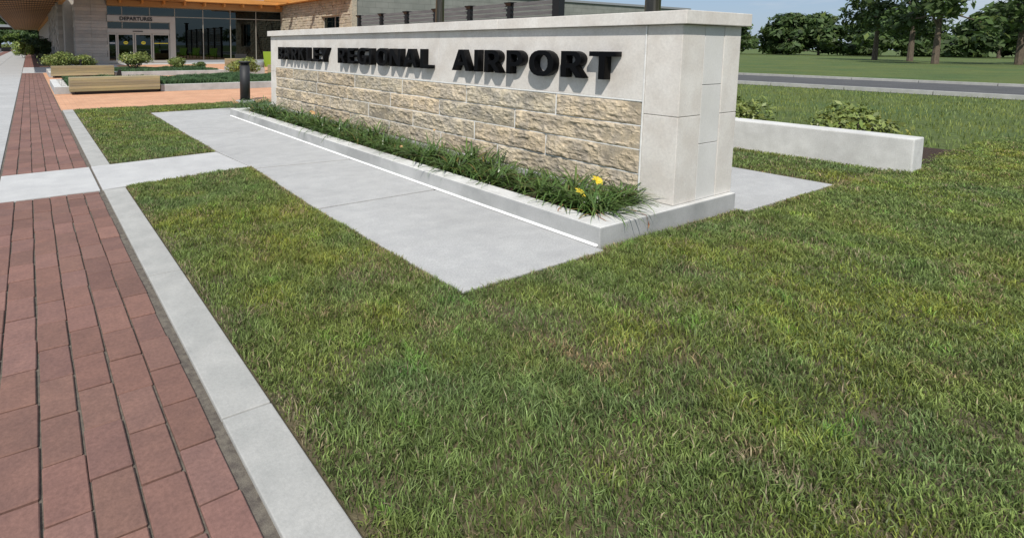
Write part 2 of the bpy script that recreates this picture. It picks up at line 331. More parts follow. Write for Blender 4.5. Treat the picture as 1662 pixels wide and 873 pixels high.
def lawn(name, P, dens, label):
    xs = [p[0] for p in P]; ys = [p[1] for p in P]; A = (max(xs)-min(xs))*(max(ys)-min(ys))
    n = int(A*dens); x = rng.uniform(min(xs), max(xs), n); y = rng.uniform(min(ys), max(ys), n)
    dist = np.hypot(x, y); k = inpoly(x, y, P) & (rng.random(n) < np.clip(4.5/np.maximum(dist, 1), .12, 1)**1.1)
    k &= rng.random(n) < (.35+.9*vnoise(x, y, 4.1, 5))
    x = x[k]; y = y[k]; dist = dist[k]; n = len(x)
    pn = .45*vnoise(x, y, 2.3, 3)+.55*vnoise(x, y, 13, 8)
    xs_ = np.array([q[0] for q in P]); edge = np.full(n, 9.)
    for i_ in range(len(P)):
        ax, ay = P[i_]; bx, by = P[(i_+1) % len(P)]; L2_ = (bx-ax)**2+(by-ay)**2; tt_ = np.clip(((x-ax)*(bx-ax)+(y-ay)*(by-ay))/L2_, 0, 1); edge = np.minimum(edge, np.hypot(x-ax-tt_*(bx-ax), y-ay-tt_*(by-ay)))
    h = (.020+.036*rng.random(n))*(.42+1.15*pn)*np.clip(.72+edge*4, .7, 1); w = (.0032+.0028*rng.random(n))*np.clip(dist/4.5, 1, 2.6)
    V, q, t = blades(x, y, -.008, h, w, rng, .95)
    g = rng.random(n); big = vnoise(x, y, .9, 21)*.5+vnoise(x, y, 3.6, 22)*.5; tuft = vnoise(x, y, 11, 23); cool = vnoise(x, y, 2.1, 27)
    b0 = (.50+.95*g**1.3)*(.74+.52*tuft)
    tint = np.stack([b0*.95, b0, b0*1.0], 1)
    ye = np.clip((big-.46)*4, 0, 1)[:,None]*(rng.random(n) < .6)[:,None]; tint = tint*(1+ye*np.array([.38,.22,-.15]))
    co = np.clip((cool-.5)*3, 0, 1)[:,None]; tint = tint*(1+co*np.array([-.10,-.05,.10]))*1.10
    thatch = vnoise(x, y, 4.5, 29)
    dry = rng.random(n) < (.05+.20*(thatch < .25)+.40*np.clip(1-edge/.10, 0, 1)*(thatch < .6)); tint[dry] = (.6+.8*g[dry,None])*np.array([1.75,1.15,2.3])
    weed = (vnoise(x, y, 6.5, 33) > .86) & (rng.random(n) < .5); w[weed] *= 2.2; tint[weed] = tint[weed]*np.array([1.05,1.35,1.0])
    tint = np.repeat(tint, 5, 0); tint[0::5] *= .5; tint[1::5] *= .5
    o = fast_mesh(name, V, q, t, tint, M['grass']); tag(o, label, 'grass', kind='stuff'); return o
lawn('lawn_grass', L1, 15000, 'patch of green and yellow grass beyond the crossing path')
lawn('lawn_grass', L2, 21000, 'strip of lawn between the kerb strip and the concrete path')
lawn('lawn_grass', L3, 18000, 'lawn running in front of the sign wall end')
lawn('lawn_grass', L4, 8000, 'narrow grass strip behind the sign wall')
L5 = [(14,-6),(25.7,-6),(25.7,18),(11.6,18),(11.6,2.5),(14,2.5)]
n = 30000; x = rng.uniform(9, 25.7, n); y = rng.uniform(-6, 18, n); k = inpoly(x, y, L5); x, y = x[k], y[k]
V, q, t = blades(x, y, -.06, .06+.05*rng.random(len(x)), .016+0*x, rng, .6)
tt = np.repeat(.7+.6*rng.random((len(x),1))*np.ones(3), 5, 0)
tag(fast_mesh('lawn_grass', V, q, t, tt, M['grass']), 'wide lawn between the hedge bed and the access road', 'grass', kind='stuff')

# ------------------------------------------------------------------ SIGN PLANTER CURB
b = MB()
cur = MB().prism([(3.60,2.555),(5.585,2.555),(5.585,3.0),(5.585,12.1),(4.62,12.1),(4.62,11.95),(4.62,3.0),(4.60,2.80),(3.81,2.80),(3.81,11.35),(4.60,11.35),(4.60,11.56),(3.60,11.56)], -.05, .15)
curb = cur.build('planter_curb', M['curb'], bevel=.010)
tag(curb, 'low cast concrete curb around the daylily bed, carrying the sign wall', 'curb')
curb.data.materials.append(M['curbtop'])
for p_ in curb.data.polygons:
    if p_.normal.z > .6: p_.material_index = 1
bead = MB().extr([(3.580, .002), (3.6, .002), (3.6, .017)], 'Y', 2.57, 11.53).build('sealant_bead', M['bead'], curb)
cracks = MB()
mu = MB().box(3.815, 4.60, 2.805, 11.345, -.02, .095); tag(mu.build('mulch_bed', M['mulch']), 'dark bark mulch inside the planter in front of the sign', 'mulch', kind='stuff')
b = MB()
for k in range(900):
    x, y = random.uniform(3.83, 4.58), random.uniform(2.82, 11.3); a = random.random()*3.14; l_, w_ = random.uniform(.015,.05), random.uniform(.005,.012); z = .097+random.random()*.012
    c, s_ = math.cos(a), math.sin(a); t = random.uniform(.6, 2.2)
    b.add([(x+c*l_-s_*w_, y+s_*l_+c*w_, z),(x-c*l_-s_*w_, y-s_*l_+c*w_, z+.004),(x-c*l_+s_*w_, y-s_*l_-c*w_, z),(x+c*l_+s_*w_, y+s_*l_-c*w_, z+.006)], [(0,1,2,3)], t)
mm = mat('mulch_chips', (.10,.06,.04), (.06,.04,.03), 20, .95, .2, 60, attr=True)
tag(b.build('mulch_chips', mm), 'scattered bark chips on the planter bed', 'mulch', kind='stuff')

# ------------------------------------------------------------------ SIGN WALL
XF, XB, Y0, Y1 = 4.63, 5.58, 2.60, 11.82
wall = empty('sign_wall', (5.1, 7.2, .15), 'long limestone sign wall with rough tan stone and raised black airport name', 'sign wall')
MB().box(XF+.03, XB-.03, Y0+.03, Y1-.03, .152, 1.69).build('core', M['mortar'], wall)
def slab(x0, x1, y0, y1, z0, z1, m, name='cladding_panel', bev=.004): return MB().box(x0, x1, y0, y1, z0, z1).build(name, m, wall, bevel=bev)
g = .0035
for a, e in ((2.918, 5.82), (5.82, 8.664), (8.664, 11.515)):
    slab(XF, XF+.05, a+g, e-g, 1.034, 1.688, M['limestone'], 'lettering_panel')
# white lip of mortar under the lettering panels
MB().box(XF-.004, XF+.03, 2.92, 11.515, 1.018, 1.033).build('mortar_lip', M['mortar'], wall)
MB().box(XF-.006, XF+.02, 2.912, 2.924, .152, 1.686).build('joint_strip', M['mortar'], wall)
# corner pillar: two L-shaped stones
for z0, z1, m in ((.153, .909, M['limestone']), (.914, 1.688, M['limestone'])):
    MB().prism([(XF, Y0), (4.972, Y0), (4.972, Y0+.05), (XF+.05, Y0+.05), (XF+.05, 2.909), (XF, 2.909)], z0, z1).build('corner_stone', m, wall, bevel=.005)
for z0, z1 in ((.153, .652), (.657, 1.172), (1.177, 1.688)): slab(4.979, 5.291, Y0+.002, Y0+.05, z0, z1, M['limestone_cool'], 'end_stone')
for z0, z1 in ((.153, .906), (.911, 1.688)): MB().prism([(5.298,Y0),(XB,Y0),(XB,2.91),(XB-.05,2.91),(XB-.05,Y0+.05),(5.298,Y0+.05)], z0, z1).build('corner_stone', M['limestone'], wall, bevel=.005)
# far end pillar and back face
for z0, z1 in ((.153, .92), (.925, 1.688)):
    MB().prism([(XF,Y1),(XF,11.522),(XF+.05,11.522),(XF+.05,Y1-.05),(XB-.05,Y1-.05),(XB-.05,11.522),(XB,11.522),(XB,Y1)], z0, z1).build('corner_stone', M['limestone'], wall, bevel=.005)
for a, e in ((2.916, 5.82), (5.82, 8.664), (8.664, 11.516)): slab(XB-.05, XB, a+g, e-g, .153, 1.688, M['limestone_cool'], 'rear_panel')
# coping stones
cj = [2.54, 4.684, 6.75, 8.817, 10.4, 11.88]
for a, e in zip(cj, cj[1:]): slab(XF-.06, XB+.06, a+.003, e-.003, 1.692, 1.804, M['limestone'], 'coping_stone', .006)
# split-face stone, every block with a rough broken face
def split_block(B, y0, y1, z0, z1, seed):
    st = .0125; ny = max(6, int((y1-y0)/st)); nz_ = max(6, int((z1-z0)/st)); base = len(B.v); tn = random.uniform(.86, 1.12); wr = random.uniform(.97, 1.05)
    tilt = random.uniform(-.012, .012); tz = random.uniform(-.008, .010); off = Vector((seed*7.3, seed*3.1, 0))
    for j in range(nz_+1):
        for i in range(ny+1):
            yy = y0+(y1-y0)*i/ny; zz = z0+(z1-z0)*j/nz_
            e = min(yy-y0, y1-yy, zz-z0, z1-zz); env = min(1, e/.022)**.55
            p = Vector((yy, zz*1.6, 0))+off
            lf = noise.fractal(p*2.4, 1.0, 2.0, 3); sk = Vector((p.x*3.1+p.y*3.5, p.y*7-p.x*1.6, 0)); rd = abs(noise.noise(sk)); fn = noise.fractal(p*14, .9, 2.1, 4)
            fac = noise.cell(Vector((p.x*5+.35*lf, p.y*5, seed)))*.010
            rg = abs(noise.noise(Vector((p.x*9+p.y*11, p.y*20-p.x*5, 3)))); d = env*max(.002, .018+.009*lf-.012*rd-.010*rg+.011*fn+fac*.6+tilt*((yy-y0)/(y1-y0)-.5)*2+tz*((zz-z0)/(z1-z0)-.5)*2)
            t = tn*(1+.25*lf+.30*(rd-.2)*-1+.10*fn); B.v.append((XF+.004-d, yy, zz)); B.t.append((t*wr, t, t/wr))
    for j in range(nz_):
        for i in range(ny):
            a = base+j*(ny+1)+i; B.f.append((a, a+1, a+ny+2, a+ny+1))
B = MB(); rows = [(.585+.218, 1.015, [2.925,3.875,5.26,6.66,8.05,9.45,10.6,11.515]), (.588, .797, [2.925,4.44,5.79,6.97,8.3,9.5,10.75,11.515]),
         (.366, .582, [2.925,3.99,5.10,6.385,7.6,8.95,10.2,11.515]), (.155, .360, [2.925,4.7,5.75,7.0,8.2,9.6,10.9,11.515])]
sd = 1
for z0, z1, ys in rows:
    for a, e in zip(ys, ys[1:]): split_block(B, a+.007, e-.007, z0, z1-.003, sd); sd += 1
st = B.build('rough_stone_facing', M['stone'], wall, smooth=False)
MB().box(XF+.004, XF+.03, 2.925, 11.515, .153, 1.02).build('mortar_bed', M['mortar'], wall)

# ---- raised letters
def arc(cx, cy, rx, ry, a0, a1, n=14): return [(cx+rx*math.cos(R(a0+(a1-a0)*k/n)), cy+ry*math.sin(R(a0+(a1-a0)*k/n))) for k in range(n+1)]
def sup(cx, cy, rx, ry, a0, a1, n=18, p=.86):
    o = []
    for k in range(n+1):
        a = R(a0+(a1-a0)*k/n); c, s_ = math.cos(a), math.sin(a); o.append((cx+rx*math.copysign(abs(c)**p, c), cy+ry*math.copysign(abs(s_)**p, s_)))
    return o
G = {}
G['I'] = ([[(0,0),(.25,0),(.25,1),(0,1)]], .25)
G['L'] = ([[(0,0),(.82,0),(.82,.17),(.25,.17),(.25,1),(0,1)]], .82)
G['E'] = ([[(0,0),(.80,0),(.80,.165),(.25,.165),(.25,.43),(.72,.43),(.72,.585),(.25,.585),(.25,.835),(.79,.835),(.79,1),(0,1)]], .80)
G['T'] = ([[(.415,0),(.665,0),(.665,.835),(1.08,.835),(1.08,1),(0,1),(0,.835),(.415,.835)]], 1.08)
G['A'] = ([[(0,0),(.27,0),(.375,.25),(.885,.25),(.99,0),(1.28,0),(.80,1),(.46,1)], [(.44,.40),(.63,.83),(.82,.40)]], 1.28)
G['N'] = ([[(0,0),(.235,0),(.235,.68),(.80,0),(1.10,0),(1.10,1),(.865,1),(.865,.34),(.30,1),(0,1)]], 1.10)
G['K'] = ([[(0,0),(.25,0),(.25,.40),(.38,.52),(.76,0),(1.07,0),(.56,.66),(1.02,1),(.70,1),(.25,.63),(.25,1),(0,1)]], 1.07)
G['Y'] = ([[(.45,0),(.70,0),(.70,.40),(1.14,1),(.85,1),(.575,.58),(.30,1),(0,1),(.45,.40)]], 1.14)
G['P'] = ([[(0,0),(.25,0),(.25,.33),(.50,.33)]+arc(.50,.665,.42,.335,-90,90)+[(0,1)], [(.25,.49),(.25,.845)]+arc(.46,.667,.20,.178,90,-90,10)], .92)
G['R'] = ([[(0,0),(.25,0),(.25,.36),(.43,.36),(.72,0),(1.02,0),(.68,.41)]+arc(.52,.70,.42,.30,-58,90)+[(0,1)], [(.25,.52),(.25,.845)]+arc(.47,.683,.20,.163,90,-90,10)], 1.0)
G['B'] = ([[(0,0),(.50,0)]+arc(.52,.275,.40,.275,-90,75)+arc(.48,.765,.38,.235,-60,90)+[(0,1)], [(.25,.155),(.25,.425)]+arc(.47,.29,.18,.135,90,-90,8), [(.25,.585),(.25,.85)]+arc(.45,.718,.16,.132,90,-90,8)], .92)
G['O'] = ([sup(.635,.5,.635,.525,0,340,17), sup(.635,.5,.355,.36,0,-340,17)], 1.27)
G['G'] = ([sup(.62,.5,.62,.525,42,318,26)+[(1.09,.56),(.62,.56),(.62,.41),(.84,.41),(.84,.185)]+sup(.64,.5,.35,.36,300,55,22)], 1.10)
def letter(ch, yl, cap=.255, zb=1.20):
    loops, wd = G[ch]; cu = bpy.data.curves.new('letter', 'CURVE'); cu.dimensions = '2D'; cu.fill_mode = 'BOTH'; cu.extrude = .045
    cu.bevel_depth = .0018; cu.bevel_resolution = 1
    for lp in loops:
        s_ = cu.splines.new('POLY'); s_.points.add(len(lp)-1); s_.use_cyclic_u = True
        for k, (x, y) in enumerate(lp): s_.points[k].co = (x*cap, y*cap, 0, 1)
    o = bpy.data.objects.new('tmp', cu); COL.objects.link(o); bpy.context.view_layer.update()
    me = bpy.data.meshes.new_from_object(o.evaluated_get(bpy.context.evaluated_depsgraph_get())); bpy.data.objects.remove(o)
    me.transform(Matrix(((0,0,-1,XF-.010-.046),(-1,0,0,yl),(0,1,0,zb),(0,0,0,1)))); me.materials.clear(); me.materials.append(M['letter'])
    bm = bmesh.new(); bm.from_mesh(me); bmesh.ops.recalc_face_normals(bm, faces=bm.faces); bm.to_mesh(me); bm.free()
    link('letter', me, wall)['label'] = 'black raised letter ' + ch
for ch, y in zip('BARKLEY', (11.15,10.86,10.44,10.10,9.74,9.435,9.16)): letter(ch, y)
for ch, y in zip('REGIONAL', (8.461,8.111,7.80,7.425,7.235,6.848,6.495,6.095)): letter(ch, y)
for ch, y in zip('AIRPORT', (5.423,5.017,4.846,4.492,4.165,3.747,3.42)): letter(ch, y)

# ------------------------------------------------------------------ DAYLILIES
def lily_mesh(seed, n=78, rad=.12, L0=.34, L1=.66):
    r = np.random.default_rng(seed); V = []; F = []; T = []; S = 7
    for k in range(n):
        az = r.random()*6.2832; Ln = r.uniform(L0, L1); w_ = r.uniform(.0075, .0125); el = R(r.uniform(38, 80)); curl = R(r.uniform(75, 160)); br = rad*r.random()**.6; ba = r.random()*6.2832
        p = np.array([br*math.cos(ba), br*math.sin(ba), 0.]); d = np.array([math.cos(az), math.sin(az)]); side = np.array([-d[1], d[0], 0.]); tw = r.uniform(-.5, .5)
        t0 = r.uniform(.65, 1.35); c = np.array([t0*r.uniform(.85,1.1), t0, t0*.9]); 
        if r.random() < .045: c = np.array([2.7, 1.25, 1.5])*r.uniform(.5, 1.)
        base = len(V)
        for s in range(S+1):
            u = s/S; e = el-curl*u**1.5; wd = w_*(1-.15*u) if u < .55 else w_*(1-u)/.45*.92
            wd = max(wd, .0006)
            sd_ = side*math.cos(tw*u)+np.array([0,0,1.])*math.sin(tw*u)*.6
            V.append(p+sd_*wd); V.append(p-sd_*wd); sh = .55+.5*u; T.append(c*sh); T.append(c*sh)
            p = p+np.array([d[0]*math.cos(e), d[1]*math.cos(e), math.sin(e)])*Ln/S
            if p[2] < .006: p[2] = .006
        for s in range(S): a = base+2*s; F.append((a, a+1, a+3, a+2))
    me_o = fast_mesh('daylily_leaves', np.array(V), np.array(F), np.zeros((0,3), int), np.array(T), M['lily']); me = me_o.data; bpy.data.objects.remove(me_o); return me
LM = [lily_mesh(100+k) for k in range(7)]
def flower_mesh(m, s=.05, droop=False):
    V = []; F = []
    for k in range(6):
        a = k*1.0472+(.1 if k % 2 else 0); w_ = s*(.56 if k % 2 else .40); base = len(V); c, q = math.cos(a), math.sin(a)
        for (u, z, ww) in ((.05,0,.25),(.45,.45,.8),(.85,.62,1.),(1.25,.45,.62),(1.42,.30,.06)):
            if droop: z = z*.6; u = u*.55
            for sg in (-1, 1): V.append((c*u*s-q*ww*w_*sg, q*u*s+c*ww*w_*sg, z*s+(.1*s if sg > 0 else 0)))
        for j in range(4): F.append((base+2*j, base+2*j+1, base+2*j+3, base+2*j+2))
    b = MB(); b.add(V, F); return b
lily_n = 0
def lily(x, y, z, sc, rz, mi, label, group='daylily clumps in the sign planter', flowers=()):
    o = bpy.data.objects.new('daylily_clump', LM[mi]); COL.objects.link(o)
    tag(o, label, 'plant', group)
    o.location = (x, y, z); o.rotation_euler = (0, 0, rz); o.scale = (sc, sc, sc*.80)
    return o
GEN = 'leafy green daylily clump without flowers in the bed below the sign'
yy = 2.86; k = 0
flower_spots = []
while yy < 11.25:
    for row, x0 in enumerate((3.99, 4.30, 4.50)):
        y = yy+row*.17+random.uniform(-.06, .06)
        if y > 11.25: continue
        k += 1
        if row == 2 and k % 3 == 0: continue
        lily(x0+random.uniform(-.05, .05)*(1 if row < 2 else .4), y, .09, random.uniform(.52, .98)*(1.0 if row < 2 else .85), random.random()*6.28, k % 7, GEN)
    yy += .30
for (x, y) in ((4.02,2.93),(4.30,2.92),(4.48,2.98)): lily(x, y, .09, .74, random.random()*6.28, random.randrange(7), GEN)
for (x, y) in ((4.1,11.75),(4.4,11.85),(4.3,12.2),(4.15,12.55),(4.5,12.5),(4.62,12.15),(4.75,12.6)):
    lily(x, y, -.01, random.uniform(.8, 1.0), random.random()*6.28, random.randrange(7), 'daylily clump spilling out beyond the far end of the sign planter', 'daylily clumps past the far end of the planter')
def blossom(x, y, ztop, m, label, s=.04, droop=False, tilt=(.5, -.4)):
    t = empty('daylily_flower', (x, y, .10), label, 'flower')
    MB().tube((x, y, .10), (x+.01, y-.01, ztop), .0035, .0028, 6).build('stalk', M['lily'], t)
    f = flower_mesh(m, s, droop).build('blossom', m, t, smooth=True); f.location = (.01, -.01, ztop-.10); f.rotation_euler = (tilt[0], tilt[1], random.random())
blossom(4.00, 3.08, .235, M['petal'], 'open yellow daylily flower nearest the planter corner, the lower of two')
blossom(4.30, 3.13, .295, M['petal'], 'open yellow daylily flower beside the corner pillar, the upper of two')
blossom(4.02, 8.45, .36, M['petal_old'], 'pale fading daylily flower far along the planter below the word Barkley')
blossom(3.98, 5.75, .22, M['petal_old'], 'small half closed orange and cream daylily flower midway along the planter', .03, True)
blossom(4.40, 5.62, .42, M['petal_old'], 'spent daylily bloom standing high against the rough stone', .022, True)
# dry leaves hanging over the curb near the corner
b = MB()
def ribbon(pts, w_):
    V = []; F = []
    for i, p in enumerate(pts):
        p = Vector(p); q = Vector(pts[min(i+1, len(pts)-1)])-Vector(pts[max(i-1, 0)]); s_ = q.cross(Vector((0,0,1)));
        if s_.length < 1e-6: s_ = Vector((0,1,0))
        s_.normalize(); ww = w_*(1 if i < len(pts)-1 else .1); V += [p+s_*ww, p-s_*ww]
    for i in range(len(pts)-1): F.append((2*i, 2*i+1, 2*i+3, 2*i+2))
    b.add(V, F)
ribbon([(4.05,2.92,.14),(4.12,2.75,.19),(4.16,2.63,.175),(4.185,2.56,.155),(4.19,2.545,.12),(4.20,2.542,.075),(4.185,2.540,.045)], .006)
ribbon([(3.9,2.9,.14),(3.84,2.78,.17),(3.80,2.70,.158),(3.78,2.64,.153),(3.80,2.61,.156)], .004)
ribbon([(3.92,2.95,.14),(3.88,2.82,.19),(3.86,2.72,.165),(3.88,2.66,.154)], .004)
ribbon([(3.9,3.1,.14),(3.78,3.05,.18),(3.70,3.03,.156),(3.66,3.0,.153),(3.67,2.95,.156)], .004)
tag(b.build('dry_leaves', M['dry']), 'withered brown leaf blades trailing over the planter corner', 'dead leaves', kind='stuff')

# ------------------------------------------------------------------ BOLLARD
bo = empty('bollard', (4.92, 14.46, 0), 'dark round metal bollard light with a flat cap beside the sign wall end', 'bollard')
MB().lathe([(.25,-.03),(.25,.012),(.24,.016)], (4.92,14.46,0)).build('footing', M['concrete'], bo)
MB().lathe([(.150,.016),(.150,.045),(.14,.05)], (4.92,14.46,0)).build('base_ring', M['charcoal'], bo, bevel=.003)
MB().lathe([(.134,.05),(.134,.95)], (4.92,14.46,0)).build('post', M['charcoal'], bo, smooth=False)
MB().lathe([(.118,.95),(.118,1.015)], (4.92,14.46,0)).build('light_ring', M['black'], bo)
MB().lathe([(.10,1.015),(.158,1.02),(.160,1.055),(.150,1.062)], (4.92,14.46,0)).build('cap', M['charcoal'], bo)
for n_ in ('post','base_ring','cap','light_ring'):
    for o in bo.children:
        if o.name.startswith(n_): o.data.shade_smooth()

# ------------------------------------------------------------------ BENCHES
def bench(x0, x1, y0, y1, zt, label, planks=5, zb=.09):
    t = empty('timber_bench', ((x0+x1)/2, (y0+y1)/2, 0), label, 'bench', 'timber block benches in the court')
    b = MB(); h = (zt-zb)/planks
    for k in range(planks):
        tn = random.uniform(.78, 1.15); j = random.uniform(-.004, .004)
        b.box(x0+j, x1+j, y0+random.uniform(-.004,.004), y1, zb+k*h+.0015, zb+(k+1)*h-.002, (tn, tn*random.uniform(.96,1.02), tn*random.uniform(.88,1.0)))
    b.build('seat_block', M['timber'], t, bevel=.004)
    MB().box(x0+.12, x1-.06, y0+.09, y1-.06, 0, zb+.001).build('plinth', M['black'], t)
    return t
bench(.985, 3.51, 18.46, 19.05, .505, 'long weathered timber block bench, nearest to the lawn')
bench(.80, 3.32, 27.95, 28.55, .52, 'weathered timber bench in the second row, left of the glass doors', 4)
bench(10.75, 12.3, 34.9, 35.5, .62, 'short pale timber bench with a dark backrest, below the large windows', 4)
bench(10.35, 12.2, 26.3, 26.9, .50, 'timber bench half hidden behind the sign wall end, near the lime chair', 3)
bk = bpy.data.objects['timber_bench.002']; MB().box(11.35, 12.1, 35.15, 35.27, .62, .90).build('backrest', M['charcoal'], bk, bevel=.01)
# small black path light and a plain black wedge
for (x, y, lab, h) in ((3.47, 27.75, 'small black wedge at the right end of the second bench', .34), (2.02, 28.75, 'small black path light standing behind the second bench', .78)):
    t = empty('small_black_object', (x, y, 0), lab, 'path light')
    if h < .5: MB().extr([(x-.10,0),(x+.14,0),(x+.10,h),(x+.0,h)], 'Y', y-.09, y+.09).build('wedge_block', M['black'], t, bevel=.005)
    else:
        MB().tube((x,y,0),(x,y,h-.08),.03,.03,10).build('stem', M['black'], t); MB().box(x-.06,x+.06,y-.05,y+.05,h-.08,h).build('head', M['black'], t, bevel=.008)

# ------------------------------------------------------------------ RAISED PLANTERS
def planter(poly_out, poly_in, label, h=.215, soil=.17):
    n = len(poly_out); b = MB(); V = [(x,y,0) for x,y in poly_out]+[(x,y,h) for x,y in poly_out]+[(x,y,h) for x,y in poly_in]+[(x,y,.02) for x,y in poly_in]; F = []
    for i in range(n):
        j = (i+1) % n
        F += [(i,j,n+j,n+i), (n+i,n+j,2*n+j,2*n+i), (2*n+i,2*n+j,3*n+j,3*n+i)]
    F.append(tuple(range(3*n, 4*n))); b.add(V, F)
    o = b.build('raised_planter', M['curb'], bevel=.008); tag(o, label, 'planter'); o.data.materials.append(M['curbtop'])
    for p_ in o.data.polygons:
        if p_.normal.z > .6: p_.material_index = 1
    m = MB().prism(poly_in, .03, soil).build('soil', M['mulch'], o); return o
planter([(.60,18.95),(3.56,18.95),(3.56,18.62),(9.9,18.62),(9.9,23.2),(.60,23.2)], [(.80,19.15),(3.76,19.15),(3.76,18.82),(9.7,18.82),(9.7,23.0),(.80,23.0)], 'low concrete planter of dark juniper behind the nearest bench')
planter([(.73,28.62),(3.36,28.62),(3.36,28.1),(8.5,28.1),(8.5,33.0),(.73,33.0)], [(.93,28.82),(3.56,28.82),(3.56,28.3),(8.3,28.3),(8.3,32.8),(.93,32.8)], 'low concrete planter with round shrubs before the glass doors')
planter([(8.9,26.9),(10.2,26.9),(10.2,29.5),(8.9,29.5)], [(9.1,27.1),(10.0,27.1),(10.0,29.3),(9.1,29.3)], 'small pale planter box by the bench near the sign wall end', .34, .3)
# scattered gravel patch
b = MB()
for k in range(700):
    x, y = random.uniform(.82,1.55), random.uniform(19.2,22.9)
    if random.random() < (x-.82)/.75: continue
    s_ = random.uniform(.02,.05); b.add([(x-s_,y,.17),(x,y-s_,.17),(x+s_,y,.17),(x,y+s_,.17),(x,y,.17+s_*.9)], [(0,1,4),(1,2,4),(2,3,4),(3,0,4)], random.uniform(.7,1.1))
tag(b.build('white_gravel', M['gravel']), 'white gravel at the left end of the juniper planter', 'gravel', kind='stuff')

def leafcloud(name, centers, radii, n, size, m, parent=None, flat=.5, tlo=.6, thi=1.4, seed=1, shell=.55, tint=None):
    r = np.random.default_rng(seed); C_ = np.array(centers, float); Rr = np.array(radii, float).reshape(len(centers), -1)
    if Rr.shape[1] == 1: Rr = np.repeat(Rr, 3, 1)
    wv = (Rr.prod(1))**.66; i = r.choice(len(C_), n, p=wv/wv.sum())
    d = r.normal(size=(n,3)); d /= np.linalg.norm(d, axis=1)[:,None]; rad = shell+(1-shell)*r.random(n)**.5; rad *= 1+.12*r.normal(size=n)
    P = C_[i]+d*Rr[i]*rad[:,None]
    nrm = d+r.normal(size=(n,3))*.7; nrm[:,2] += flat; nrm /= np.linalg.norm(nrm, axis=1)[:,None]
    a = np.cross(nrm, r.normal(size=(n,3))); a /= np.linalg.norm(a, axis=1)[:,None]; b_ = np.cross(nrm, a); s_ = size*(.6+.8*r.random(n))[:,None]
    V = np.stack([P-a*s_, P+b_*s_*.42+nrm*s_*.1, P+a*s_, P-b_*s_*.42+nrm*s_*.1], 1).reshape(-1,3)
    F = np.arange(4*n).reshape(-1,4); tn = r.uniform(tlo, thi, (n,1)); T = np.repeat(tn*np.array([1,1,1.]) if tint is None else tn*np.array(tint), 4, 0)
    k = r.random(n) < .10; TT = T.reshape(n,4,3); TT[k] *= np.array([1.35,1.15,.9]); T = TT.reshape(-1,3)
    return fast_mesh(name, V, F, np.zeros((0,3), int), T, m, parent)
def shrub(x, y, z, w_, h, label, seed, n=1500, size=.055, m='shrub', group=None, d=None, tint=None, cat='shrub'):
    t = empty('shrub', (x, y, z), label, cat, group); r = random.Random(seed); d = d or w_*.8
    cs = []; rs = []
    for k in range(9):
        a = r.random()*6.28; q = r.random()**.5; cs.append((x+math.cos(a)*q*w_*.34, y+math.sin(a)*q*d*.34, z+h*r.uniform(.35,.74))); s_ = r.uniform(.16,.26); rs.append((w_*s_, w_*s_, h*s_*1.1))
    leafcloud('foliage', cs, rs, n, size, M[m], t, seed=seed, shell=.5, tint=tint)
    b = MB()
    for k in range(9):
        a = r.random()*6.28; b.tube((x+.05*math.cos(a), y+.05*math.sin(a), z), (x+math.cos(a)*w_*.28, y+math.sin(a)*d*.28, z+h*.55), .018, .008, 6)
    b.build('stems', M['bark'], t)
    return t
shrub(1.45, 31.0, .17, 2.1, 1.0, 'bright leafy shrub behind the second bench, beside the brick walkway', 3, 3200, d=1.6)
shrub(2.3, 31.6, .17, 1.3, .85, 'leafy shrub tucked between its larger neighbour and the stone pier', 13, 1800)
shrub(4.55, 30.7, .17, 1.9, .98, 'largest round rhododendron shrub in front of the sliding doors', 4, 3000)
shrub(6.85, 31.3, .17, 1.15, .66, 'small round shrub right of the doors, between the big shrub and the windows', 5, 1500)
shrub(8.1, 31.6, .15, .75, .45, 'smallest dark shrub below the large windows', 6, 700, tint=(.5,.6,.6))
shrub(8.80, 25.7, 0, 2.0, 1.05, 'large glossy shrub standing directly behind the bollard', 7, 3000)
# juniper ground covers
def cover(x0, x1, y0, y1, z, n, label, seed, hh=.13):
    r = np.random.default_rng(seed); x = r.uniform(x0, x1, n); y = r.uniform(y0, y1, n); k = r.random(n) < .35+.9*vnoise(x+seed, y, 1.3, seed); x = x[k]; y = y[k]; n = len(x)
    hgt = .04+hh*vnoise(x, y, 1.7, seed+1)+.05*vnoise(x, y, 6, seed+2)
    V, q, t = blades(x, y, z+hgt*.3, hgt, .022+0*x, r, 1.4); tn = np.repeat(r.uniform(.55,1.5,(n,1))*np.ones(3), 5, 0)
    tag(fast_mesh('juniper_cover', V, q, t, tn, M['juniper']), label, 'ground cover', kind='stuff')
cover(1.0, 9.7, 19.1, 23.0, .16, 30000, 'feathery dark juniper carpet in the planter behind the nearest bench', 31)
cover(3.6, 9.7, 18.75, 19.2, .16, 3500, 'juniper fringe along the front edge of the near planter', 33)
cover(3.5, 8.3, 28.25, 32.8, .15, 16000, 'low juniper carpet in the planter before the glass doors', 32, .1)
cover(1.0, 3.4, 28.9, 32.8, .15, 6000, 'low juniper carpet around the shrubs behind the second bench', 34, .1)
cover(9.0, 14.0, 12.6, 14.3, -.03, 4000, 'low plants behind the sign wall beside the orange paving', 35, .12)

